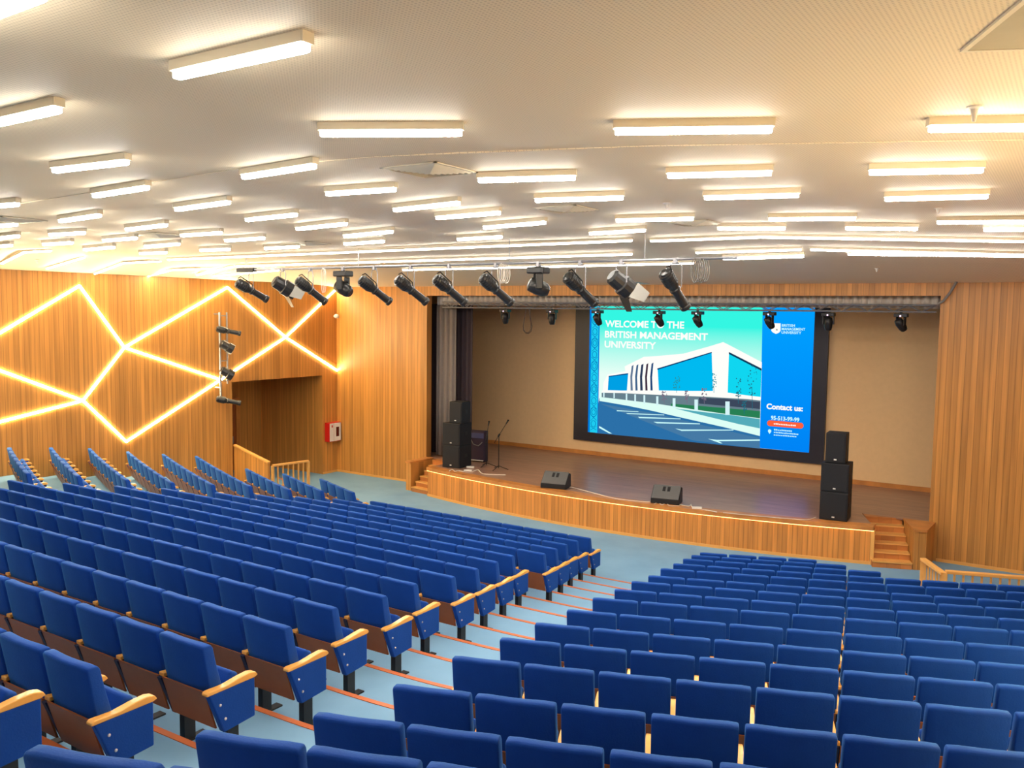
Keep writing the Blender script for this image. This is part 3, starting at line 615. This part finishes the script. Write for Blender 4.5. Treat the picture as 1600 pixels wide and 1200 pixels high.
for px, kd, tilt, rz in SPOTS:
    p = ony(px, 418, PY); kc[kd] = kc.get(kd, 0)+1
    e = empty({'profile': 'profile_spotlight', 'wash': 'wash_spotlight', 'head': 'moving_head_light'}[kd], (p.x, PY, PZ))
    tag(e, 'grey %s under the pipe, %s of its kind from left' % (KN[kd][0], ordw(kc[kd])), 'spotlight', KN[kd][1])
    R_ = (math.radians(tilt), 0, math.radians(rz))
    if kd == 'profile':
        link('clamp', me_cl, e); link('yoke', me_yk, e, rz=math.radians(rz))
        for nme, me in (('lamp_housing', me_pb), ('lens_tube', me_pl), ('carry_handle', me_ph), ('lens', me_pg)):
            o = link(nme, me, e, loc=(0, 0, -.50)); o.rotation_euler = R_
    elif kd == 'wash':
        link('clamp', me_cl, e); o = link('yoke', me_yk, e, rz=math.radians(rz)); o.scale = (1.35, 1, .8)
        o = link('lamp_housing', me_fb, e, loc=(0, 0, -.40)); o.rotation_euler = R_
        for m_ in me_f: o = link('flap', m_, e, loc=(0, 0, -.40)); o.rotation_euler = R_
    else:
        link('clamp', me_cl, e); link('base', me_bb, e); link('yoke_arm', me_by, e, rz=math.radians(rz)); link('yoke_arm', me_by2, e, rz=math.radians(rz))
        for nme, me in (('head', me_bh), ('lens', me_bl)):
            o = link(nme, me, e, loc=(0, 0, -.46)); o.rotation_euler = R_
# blue gel, coils
def coil(x, y, z, r_, h_, n_, mat, label, pipe=True):
    mb = MB()
    for k_ in range(n_):
        dx = (k_-n_/2)*.02; pts = [Vector((x+dx*1.5+r_*math.cos(a), y+dx, z-h_/2+h_/2*math.sin(a)*(1-.04*(k_ % 3)))) for a in [i*2*math.pi/16 for i in range(17)]]; mb.path(pts, .009, 5)
    tag(mb.build('cable_coil', mat), label, 'cable')
coil(ony(790, 425, PY).x, PY-.03, PZ-.0, .08, .38, 4, m_cab, 'small pale cable coil hanging among the pipe spotlights')
coil(ony(1097, 405, PY).x, PY-.03, PZ+.02, .07, .42, 6, m_cabk, 'large grey cable coil hanging at the right end of the pipe')
p = ony(508, 458, PY); coil(p.x, PY-.02, PZ+.0, .05, .56, 2, m_cab, 'thin pale cable loop beside the third spotlight on the pipe')
mb = MB(); a = on_ceiling(1495, 436, 0); b = ony(1484, 458, YP-.1); c = ony(1474, 470, YP-.1); d = ony(1466, 473, YP+.3)
a2 = Vector((ony(1495, 436, YP-.2).x, YP-.2, ceil_z(-2.4, YP-.2)))
mb.path([a2, Vector((b.x, YP-.1, b.z)), Vector((c.x, YP-.08, c.z)), Vector((SX1-.02, YP-.05, c.z-.06))], .03, 8)
tag(mb.build('cable', m_cabk), 'thick grey cable dropping from the ceiling at the stage corner', 'cable')

# ---------------------------------------------------------------- spotlight ladder on the left wall
lt, lb = onx(343, 488, XL+.25), onx(345, 632, XL+.25)
e = empty('spotlight_ladder', (XL, lt.y, lb.z)); tag(e, 'vertical metal ladder frame on the left wall carrying side spotlights', 'lighting bracket')
hgt = lt.z-lb.z; mb = MB()
mb.rod((.25, -.0, .1), (.25, -.0, hgt), .032, 8); mb.rod((.25, .26, .6), (.25, .26, hgt), .025, 8)
for z in (.7, 1.3, 1.9, hgt-.1): mb.rod((.25, 0, z), (.25, .26, z), .016, 6)
mb.build('frame', m_steel, e)
mb = MB(); 
for z in (.5, hgt-.05): mb.rod((0, 0, z), (.25, 0, z), .02, 6)
mb.build('wall_bracket', m_steel, e)
for i, (py, kd) in enumerate([(517, 'profile'), (542, 'wash'), (583, 'wash'), (626, 'profile')]):
    p = onx(344, py, XL+.3); q = empty('side_spotlight', (XL+.38, p.y+.1, p.z)); tag(q, 'dark spotlight on the left wall ladder, %s from the top' % ordw(i+1), 'spotlight', 'spotlights on the wall ladder')
    o = link('clamp', me_cl, q)
    R_ = (math.radians(-12 if kd == 'profile' else -30), 0, math.radians(-30 if i < 3 else -38))
    o.rotation_euler = (0, math.radians(90), 0)
    if kd == 'profile':
        for nme, me in (('lamp_housing', me_pb), ('lens_tube', me_pl), ('lens', me_pg)): o = link(nme, me, q); o.location = (.14, 0, 0); o.rotation_euler = R_; o.scale = (.8,)*3
    else:
        o = link('lamp_housing', me_fb, q); o.location = (.12, 0, 0); o.rotation_euler = R_; o.scale = (.85,)*3

# ---------------------------------------------------------------- speakers, monitors, stands
def speaker(name, c, w_, d_, h_, rz, label, cat='speaker', fins=True):
    e = empty(name, c, rz); tag(e, label, cat, 'black stage speakers')
    MB().box((-w_/2, 0, .0), (w_/2, d_, h_)).build('cabinet', m_spk, e, bevel=.012)
    MB().box((-w_/2+.03, -.012, .03), (w_/2-.03, .0, h_-.03)).build('grille', m_grille, e, bevel=.004)
    MB().box((-.03, -.02, .07), (.03, -.012, .10)).build('badge', m_white, e)
    for s_ in (-1, 1): MB().box((s_*w_/2-(.006 if s_ < 0 else -.0), d_*.4, h_*.45), (s_*w_/2+(.006 if s_ > 0 else 0), d_*.65, h_*.6)).build('handle', m_black, e)
ra = math.radians(18)
def stack(pl, pr, top_y, mid_y, n_top, side, nm, w_, d_, rz):
    base = (onz(*pl, STZ)+onz(*pr, STZ))/2; base.z = STZ
    hz = ony(pl[0], mid_y, base.y).z-STZ; hh = hz/2
    ht = ony(pl[0], top_y, base.y).z-STZ-hz
    speaker('bass_speaker', base, w_, d_, hh-.005, rz, 'large black bass speaker, lowest of the %s stage stack' % nm)
    speaker('bass_speaker', base+Vector((0, 0, hh)), w_, d_, hh-.005, rz, 'large black bass speaker, middle of the %s stage stack' % nm)
    speaker('top_speaker', base+Vector((side, .06, hz)), w_*.72, d_*.75, ht, rz, 'smaller black speaker topping the %s stage stack' % nm)
stack((1281, 811), (1322, 816), 675.5, 722, 1, -.02, 'right', .62, .62, math.radians(4))
stack((693, 729), (716, 733), 627, 660, 1, .12, 'left', .62, .68, math.radians(4))
# wedge monitors
for px, py, lab in ((864, 764, 'grey floor monitor wedge left of the stage centre'), (1038.5, 788, 'grey floor monitor wedge nearer the right of the stage')):
    b = onz(px, py, STZ); e = empty('floor_monitor', (b.x, b.y, STZ+.004), math.radians(12)); tag(e, lab, 'floor monitor', 'floor monitors on the stage')
    MB().prism([(0, 0), (.5, 0), (.46, .36), (.34, .40), (0, .12)], -.36, .36, 'X').build('cabinet', m_black, e, bevel=.012)
    q = MB(); A_ = Vector((0, .0, .13)); B_ = Vector((0, .34, .41)); n_ = Vector((0, -.28, .34)).normalized()*.012
    q.add([(-.34, *(A_+n_*.2)[1:]), (.34, *(A_+n_*.2)[1:]), (.34, *(B_+n_*.2)[1:]), (-.34, *(B_+n_*.2)[1:]), (-.34, *(A_+n_)[1:]), (.34, *(A_+n_)[1:]), (.34, *(B_+n_)[1:]), (-.34, *(B_+n_)[1:])], [(3, 2, 1, 0), (4, 5, 6, 7), (0, 1, 5, 4), (1, 2, 6, 5), (2, 3, 7, 6), (3, 0, 4, 7)]); q.build('grille', m_mon, e)
    for sx in (-.1, .02):
        q = MB(); P0 = A_.lerp(B_, .55)+n_; P1 = A_.lerp(B_, .88)+n_; n2 = n_*.6
        q.add([(sx, *P0[1:]), (sx+.07, *P0[1:]), (sx+.07, *P1[1:]), (sx, *P1[1:]), (sx, *(P0+n2)[1:]), (sx+.07, *(P0+n2)[1:]), (sx+.07, *(P1+n2)[1:]), (sx, *(P1+n2)[1:])], [(3, 2, 1, 0), (4, 5, 6, 7), (0, 1, 5, 4), (1, 2, 6, 5), (2, 3, 7, 6), (3, 0, 4, 7)]); q.build('vent', m_black, e)
# guitar amplifier
b = onz(747, 722.5, STZ); e = empty('guitar_amplifier', (b.x-.14, b.y, STZ+.03), math.radians(10)); tag(e, 'dark purple amplifier cabinet behind the left speaker stack', 'amplifier')
MB().box((-.34, 0, 0), (.34, .3, .96)).build('cabinet', m_purple, e, bevel=.03)
MB().box((-.31, -.012, .06), (.31, 0, .72)).build('grille', m_purple, e)
MB().box((-.31, -.012, .74), (.31, 0, .9)).build('control_panel', plain('amp_panel', (70, 72, 110), .4), e)
MB().box((-.31, -.02, .02), (.31, 0, .045)).build('edge_strip', m_white, e)
for sx in (-.3, .3): MB().box((sx-.03, .05, -.03), (sx+.03, .3, 0)).build('foot', m_black, e)
q = MB(); q.path([Vector((-.30, -.05, .95)), Vector((-.33, -.06, .7)), Vector((-.2, -.06, .62)), Vector((-.16, -.06, .8)), Vector((-.02, -.06, .55)), Vector((.15, -.05, .5)), Vector((.28, -.03, .62))], .012, 6)
q.path([Vector((-.22, -.05, .97)), Vector((-.25, -.06, .76)), Vector((-.3, -.06, .6))], .012, 6); q.build('cable', m_cabk, e)
# microphone stands
def mic(px, py, tip, yt, lab, h_=1.05):
    b = onz(px, py, STZ); e = empty('microphone_stand', (b.x, b.y, STZ)); tag(e, lab, 'microphone stand', 'microphone stands')
    T_ = ony(*tip, b.y+yt)-Vector((b.x, b.y, STZ)); p0 = Vector((0, 0, h_)); d = (T_-p0).normalized()
    MB().rod((0, 0, .05), p0, .012, 8).build('pole', m_blackm, e)
    MB().rod(p0-d*.28, T_-d*.12, .009, 8).build('boom', m_blackm, e)
    q = MB(); q.rod(p0-d*.05, p0+d*.05, .028, 8); q.build('clutch', m_black, e)
    MB().rod(T_-d*.13, T_-d*.03, .014, 8, .022).build('microphone', m_black, e)
    q = MB(); q.lathe([(-.03, .01), (-.02, .024), (0, .03), (.02, .024), (.03, .01)], 10, Matrix.Translation(T_)); q.build('microphone_head', m_grille, e)
    for k_ in range(3):
        a = k_*2*math.pi/3+.5; MB().path([Vector((0, 0, .12)), Vector((math.cos(a)*.3, math.sin(a)*.3, .012))], .011, 6).build('leg', m_blackm, e)
mic(779, 734, (794, 657), .1, 'microphone stand standing in front, with its boom raised rightwards')
mic(760, 729, (764, 659), .1, 'microphone stand behind the other, beside the amplifier', .95)
# cables on the stage edge
def floor_cable(pts, lab, r_=.011, mat=m_cab, z=STZ+.012):
    P = [onz(x, y, z) for x, y in pts]; mb = MB(); sm = []
    for i in range(len(P)-1):
        p0, p1, p2, p3 = P[max(0, i-1)], P[i], P[i+1], P[min(len(P)-1, i+2)]
        for t_ in (0, .25, .5, .75): sm.append(.5*((2*p1)+(-p0+p2)*t_+(2*p0-5*p1+4*p2-p3)*t_*t_+(-p0+3*p1-3*p2+p3)*t_**3))
    sm.append(P[-1]); mb.path(sm, r_, 6); return tag(mb.build('stage_cable', mat), lab, 'cable')
floor_cable([(886, 760), (900, 763), (930, 771), (962, 779), (1000, 783.5), (1015, 784)], 'pale cable lying along the stage edge between both floor monitors')
floor_cable([(1061, 788), (1076, 791), (1080, 788), (1084, 793), (1120, 800)], 'pale cable curling right of the right floor monitor')
floor_cable([(1022, 787.5), (1029, 785), (1034, 789), (1041, 786), (1047, 790.5), (1062, 790)], 'pale cable coiled in front of the right floor monitor', .009)
floor_cable([(1130, 801), (1180, 806), (1240, 811), (1262, 812), (1275, 808)], 'thin cable running along the stage edge to the right speakers', .008)
floor_cable([(738, 737), (747, 734), (752, 739), (760, 741), (790, 742)], 'pale cable heap on the stage beside the left speakers', .013)
floor_cable([(702, 736), (707, 733.5), (711, 736.5), (716, 735.5), (725, 737)], 'white cable end at the foot of the left speakers', .012)
for (px, py, lab) in ((731, 736.5, 'white power strip on the stage edge by the left speakers'), (735, 731, 'small white power adapter right of the left speakers'), (1089, 795, 'small white adapter on the stage edge near the right monitor')):
    b = onz(px, py, STZ+.003); e_ = MB().box((-.12, -.04, 0), (.12, .04, .05)).build('power_strip', m_white, bevel=.01); e_.location = b; e_.rotation_euler = (0, 0, .5); tag(e_, lab, 'power strip')

# ---------------------------------------------------------------- fire cabinet, camera, detectors, vents
e = empty('fire_cabinet', (XL, 21.5, 1.12)); tag(e, 'red and white fire hose cabinet on wall at the hall corner', 'fire cabinet')
MB().box((0, 0, 0), (.22, .56, .66)).build('case', m_red, e, bevel=.01)
MB().box((.22, .02, .02), (.235, .2, .64)).build('door', m_white, e); 
dr = MB().box((.22, .22, .02), (.235, .54, .64)).build('door', m_white, e)
MB().box((.235, .31, .17), (.24, .45, .5)).build('window', plain('cabinet_glass', (84, 20, 18), .1), dr)
MB().box((.235, .09, .5), (.24, .15, .58)).build('marker', m_red, e)
b = onx(522, 494, XL); o = MB(); o.lathe([(-.08, .03), (-.05, .07), (.05, .07), (.08, .03)], 12, Matrix.Translation((.12, 0, 0))); o.rod((0, 0, 0), (.12, 0, 0), .03, 8); o = o.build('security_camera', m_white, smooth=True); o.location = b
tag(o, 'small white security camera high on the wall near the corner', 'security camera')
def vent(px, py, sz, lab, drop=.035):
    c = on_ceiling(px, py, 0); e = empty('ceiling_vent', (c.x, c.y, ceil_z(c.x, c.y))); tag(e, lab, 'ceiling vent', 'square ceiling vents'); h = sz/2
    q = MB()
    for s_ in ((-h, -h, h, -h+.03), (-h, h-.03, h, h), (-h, -h, -h+.03, h), (h-.03, -h, h, h)): q.box((s_[0], s_[1], -.012), (s_[2], s_[3], 0))
    q.build('frame', m_house, e)
    for k_ in range(4):
        M_ = Matrix.Rotation(k_*math.pi/2, 4, 'Z'); q = MB(); 
        for j in range(7):
            a0 = h-.03-j*(h-.05)/7; a1 = a0-(h-.05)/9; zz = -.012-drop*(j+1)/7
            q.add([(-a0, -a0, zz+.02), (a0, -a0, zz+.02), (a1, -a1, zz-.008), (-a1, -a1, zz-.008), (-a0, -a0, zz+.023), (a0, -a0, zz+.023), (a1, -a1, zz-.005), (-a1, -a1, zz-.005)], [(3, 2, 1, 0), (4, 5, 6, 7), (0, 1, 5, 4), (1, 2, 6, 5), (2, 3, 7, 6), (3, 0, 4, 7)], M_)
        q.build('louvre_blades', m_house, e)
vent(671, 265, .74, 'largest square ceiling vent, left of a middle tube light')
vent(884, 326, .72, 'square ceiling vent just beyond the short middle tube')
vent(1085, 348, .72, 'square ceiling vent right of the smaller middle one')
vent(20, 343, .72, 'square ceiling vent at the far left edge of the view'); vent(250, 367, .72, 'square ceiling vent amid the far left tube lights'); vent(478, 380, .72, 'square ceiling vent above the left end of spotlight pipe')
P0 = on_ceiling(1500, 78, 0); P1 = on_ceiling(1600, 75, 0); ax_ = math.atan2(P1.y-P0.y, P1.x-P0.x); P2 = on_ceiling(1435, 0, 0)
e = empty('ceiling_hatch', (P0.x, P0.y, ceil_z(P0.x, P0.y)), ax_); tag(e, 'large square perforated ceiling panel in the upper right corner', 'ceiling panel')
print('HATCH', P0, P1, P2, math.degrees(ax_))
q = MB(); q.box((.03, -.97, -.012), (.97, -.03, 0)); q.build('panel', plain('grey_green_panel', (186, 176, 148), .6, noise=.06), e)
q = MB()
for s_ in ((0, -1, .03, 0), (.97, -1, 1, 0), (.03, -.03, .97, 0), (.03, -1, .97, -.97)): q.box((s_[0], s_[1], -.015), (s_[2], s_[3], 0))
q.build('rim', m_house, e)
def detector(px, py, lab, stem=.02, r_=.055):
    c = on_ceiling(px, py, 0); q = MB(); q.lathe([(-.0, r_), (-.012, r_), (-.02, r_*.5), (-.05-stem, r_*.25), (-.06-stem, r_*.2)], 14, Matrix.Rotation(math.pi/2, 4, 'X'))
    o = q.build('smoke_detector', m_white, smooth=False); o.location = (c.x, c.y, ceil_z(c.x, c.y)); tag(o, lab, 'smoke detector', 'small ceiling detectors')
detector(1523, 166, 'round detector on a stem behind the upper right tube', .05)
detector(1042, 317, 'tiny ceiling detector between two middle tube lights'); detector(1466, 325, 'tiny dark ceiling fitting right of the right block tubes')
detector(58, 406, 'tiny ceiling sensor near the left wall light lines'); detector(1370, 419, 'tiny ceiling fitting in front of the stage opening')

# ---------------------------------------------------------------- auditorium seats
WB = .522
bk = MB(); prof = [(0.0, .952), (.012, .968), (.075, .965), (.092, .94), (.118, .80), (.165, .62), (.205, .50), (.19, .42), (.14, .40), (.105, .42), (.05, .66)]
nx = 9; NP = len(prof)
for i in range(nx):
    x = -WB/2+WB*i/(nx-1); cv = -.026*(1-(2*x/WB)**2); ed = .012*(abs(2*x/WB)**6)
    for (y, z) in prof: bk.v.append(Vector((x, y+cv+.013, z-(ed if z > .9 else 0))))
for i in range(nx-1):
    for j in range(NP): a = i*NP+j; b = i*NP+(j+1) % NP; bk.f.append((a, b, b+NP, a+NP))
bk.f.append(tuple(range(NP))[::-1]); bk.f.append(tuple(range((nx-1)*NP, nx*NP)))
me_back = bk.mesh('backrest', m_blue, bevel=.012, seg=2, smooth=True)
pn = MB(); pn.prism([(.028, .61), (.042, .61), (.135, .30), (.12, .30)], -.25, .25, 'X'); me_pan = pn.mesh('back_panel', m_panel)
cu = MB(); cu.box((-.235, 0, 0), (.235, .32, .085)); me_cu = cu.mesh('seat_cushion', m_blue, bevel=.025, seg=3, smooth=True)
SIDE = [(.02, .60), (.44, .605), (.44, .295), (.15, .275)]
sd = MB(); sd.prism(SIDE, -.022, .022, 'X'); me_sd = sd.mesh('side_frame', m_navy)
ep = MB(); ep.prism(SIDE, -.03, .03, 'X'); me_ep = ep.mesh('end_panel', m_blue, bevel=.01, seg=2, smooth=False)
ar = MB(); arp = [(-.0, .60), (.44, .60), (.47, .612), (.45, .640), (.40, .652), (.30, .645), (.18, .628), (.02, .632), (-.0, .62)]
ar.prism(arp, -.032, .032, 'X'); me_ar = ar.mesh('armrest', m_arm, bevel=.007, seg=2)
ai = MB(); ai.prism([(max(y, .045), z) for y, z in arp], -.032, .032, 'X'); me_ai = ai.mesh('armrest', m_arm, bevel=.006, seg=2)
lg = MB(); lg.box((-.03, .22, .01), (.03, .32, .30)); lg.box((-.04, .12, 0), (.04, .44, .014)); me_lg = lg.mesh('leg', m_black)
bo = MB(); bo.lathe([(-.0, .011), (.006, .011), (.009, .005)], 8, Matrix.Rotation(-math.pi/2, 4, 'Z')); me_bo = bo.mesh('bolt', m_bolt)
def seat_parts(left, right):
    """left / right: 'in', 'end' or None"""
    L = [('backrest', me_back, (0, 0, 0), None), ('back_panel', me_pan, (0, 0, 0), None), ('seat_cushion', me_cu, (0, .21, .36), (math.radians(62), 0, 0))]
    for kind, sx in ((left, -1), (right, 1)):
        if kind is None: continue
        if kind == 'in': x = sx*.28; L.append(('side_frame', me_sd, (x, 0, 0), None))
        else: x = sx*.285; L.append(('end_panel', me_ep, (x, 0, 0), None, sx))
        L.append(('armrest', me_ai if kind == 'in' else me_ar, (x, 0, 0), None)); L.append(('leg', me_lg, (x-(0 if kind == 'in' else sx*.05), 0, 0), None))
    return L
seats = []      # x, y, z, rz, left, right, block, row, nth, dist
def block_row(pts, block, k, end_left, end_right, order):
    n_ = len(pts)
    for i, (x, y, a) in enumerate(pts):
        P = Vector((x, y, F(k)+.95)); q = proj(P)
        if q is None: continue
        m_ = 60+520/(P-CAM).length
        if not (-m_ < q[0] < 1600+m_ and q[1] < 1200+m_*.4): continue
        nth = i+1 if order > 0 else n_-i
        seats.append([x, y, F(k), a, 'end' if i == 0 and end_left else 'in', ('end' if end_right else 'in') if i == n_-1 else None, block, k, nth, (P-CAM).length])
CXR = [-8.34, -8.15, -7.88, -7.57, -7.27, -7.3, -6.99, -6.70, -6.41, -6.27, -5.93, -5.74, -5.37, -5.21, -5.14, -5.10]
CXL = [-14.5, -14.9, -15.24, -15.55, -15.67, -16.03, -16.41, -16.76]
for k in range(16):
    xr = CXR[k]-WB/2; xl = CXL[k] if k < 8 else -16.76-.33*(k-7)
    n_ = int(round((CXR[k]-xl)/.56)); y = Yc(k)
    if k >= 15: y = 2.25
    pts = [(xr-.56*(n_-1-i), y, 0) for i in range(n_)]
    block_row(pts, 'middle', k, True, True, -1)
RA = [.3589, .3568, .3550, .3532, .3511, .3495, .3474, .3458, .3439, .3422, .3404, .3390, .3373, .3361, .3344, .3330, .3323]
RR = [74.42, 75.28, 76.19, 77.14, 78.07, 79.07, 79.97, 80.91, 81.83, 82.81, 83.75, 84.65, 85.55, 86.51, 87.35, 88.28, 89.21]
for k in range(17):
    r_ = RR[k]; nmax = {0: 4, 1: 5, 2: 6}.get(k, 99); pts = []
    for i in range(nmax):
        a = RA[k]+(WB/2+.56*i)/r_; x = CR[0]+r_*math.sin(a); y = CR[1]-r_*math.cos(a)
        if x > .9: break
        pts.append((x, y, a))
    block_row(pts, 'right', k, True, True, 1)
LX = [-15.54, -15.72, -15.86, -16.27, -16.4, -16.57, -16.85, -17.2, -17.4, -17.7, -18.0]
for k in range(11):
    r_ = 74.72+.935*k; nmax = {0: 4, 1: 5, 2: 6}.get(k, 9); pts = []
    a0 = -math.asin((CL[0]-LX[k])/r_)
    for i in range(nmax):
        a = a0-(WB/2+.56*i)/r_; x = CL[0]+r_*math.sin(a); y = CL[1]-r_*math.cos(a)
        if x < -21.25: break
        pts.append((x, y, a))
    pts = pts[::-1]
    block_row(pts, 'left', k, True, True, -1)
seats.sort(key=lambda s_: s_[-1])
print('SEATS', len(seats), {b: sum(1 for s_ in seats if s_[6] == b) for b in ('left', 'middle', 'right')})
mass = MB()
AISLE = {'middle': 'right-hand aisle', 'right': 'aisle', 'left': 'aisle'}
for n_, (x, y, z, a, le, ri, blk, k, nth, dist) in enumerate(seats):
    parts = seat_parts(le, ri)
    if n_ < 300:
        e = empty('auditorium_seat', (x, y, z), a)
        tag(e, 'blue seat in the %s block, %s row from the stage, %s seat from %s aisle' % (blk, ordw(k+1), ordw(nth), 'right' if blk == 'middle' else 'the'), 'seat', 'seats of the %s block' % blk)
        for p_ in parts:
            o = link(p_[0], p_[1], e, loc=p_[2])
            if p_[3]: o.rotation_euler = p_[3]
            if p_[0] == 'end_panel':
                for (by_, bz_) in ((.115, .50), (.16, .38)):
                    b_ = link('bolt', me_bo, o, loc=(p_[4]*.03, by_, bz_))
                    if p_[4] < 0: b_.rotation_euler = (0, 0, math.pi)
    else:
        M_ = Matrix.Translation((x, y, z)) @ Matrix.Rotation(a, 4, 'Z')
        for p_ in parts:
            m2 = M_ @ Matrix.Translation(p_[2])
            if p_[3]: m2 = m2 @ Matrix.Rotation(p_[3][0], 4, 'X')
            mass.__dict__.setdefault('jobs', []).append((p_[1], m2))
# the farthest seats as one object
me = bpy.data.meshes.new('distant_seats'); vs, fs, mi, mats, sm = [], [], [], [], []
for d_, m2 in mass.__dict__.get('jobs', []):
    o = len(vs); vs += [tuple(m2 @ v.co) for v in d_.vertices]; mt = d_.materials[0]
    if mt not in mats: mats.append(mt)
    k_ = mats.index(mt)
    for p_ in d_.polygons: fs.append(tuple(i+o for i in p_.vertices)); mi.append(k_); sm.append(p_.use_smooth)
if vs:
    me.from_pydata(vs, [], fs)
    for m_ in mats: me.materials.append(m_)
    me.polygons.foreach_set('material_index', mi); me.polygons.foreach_set('use_smooth', sm); me.update()
    tag(link('distant_seats', me), 'farthest rows of blue auditorium seats near the stage', 'seats', kind='stuff')
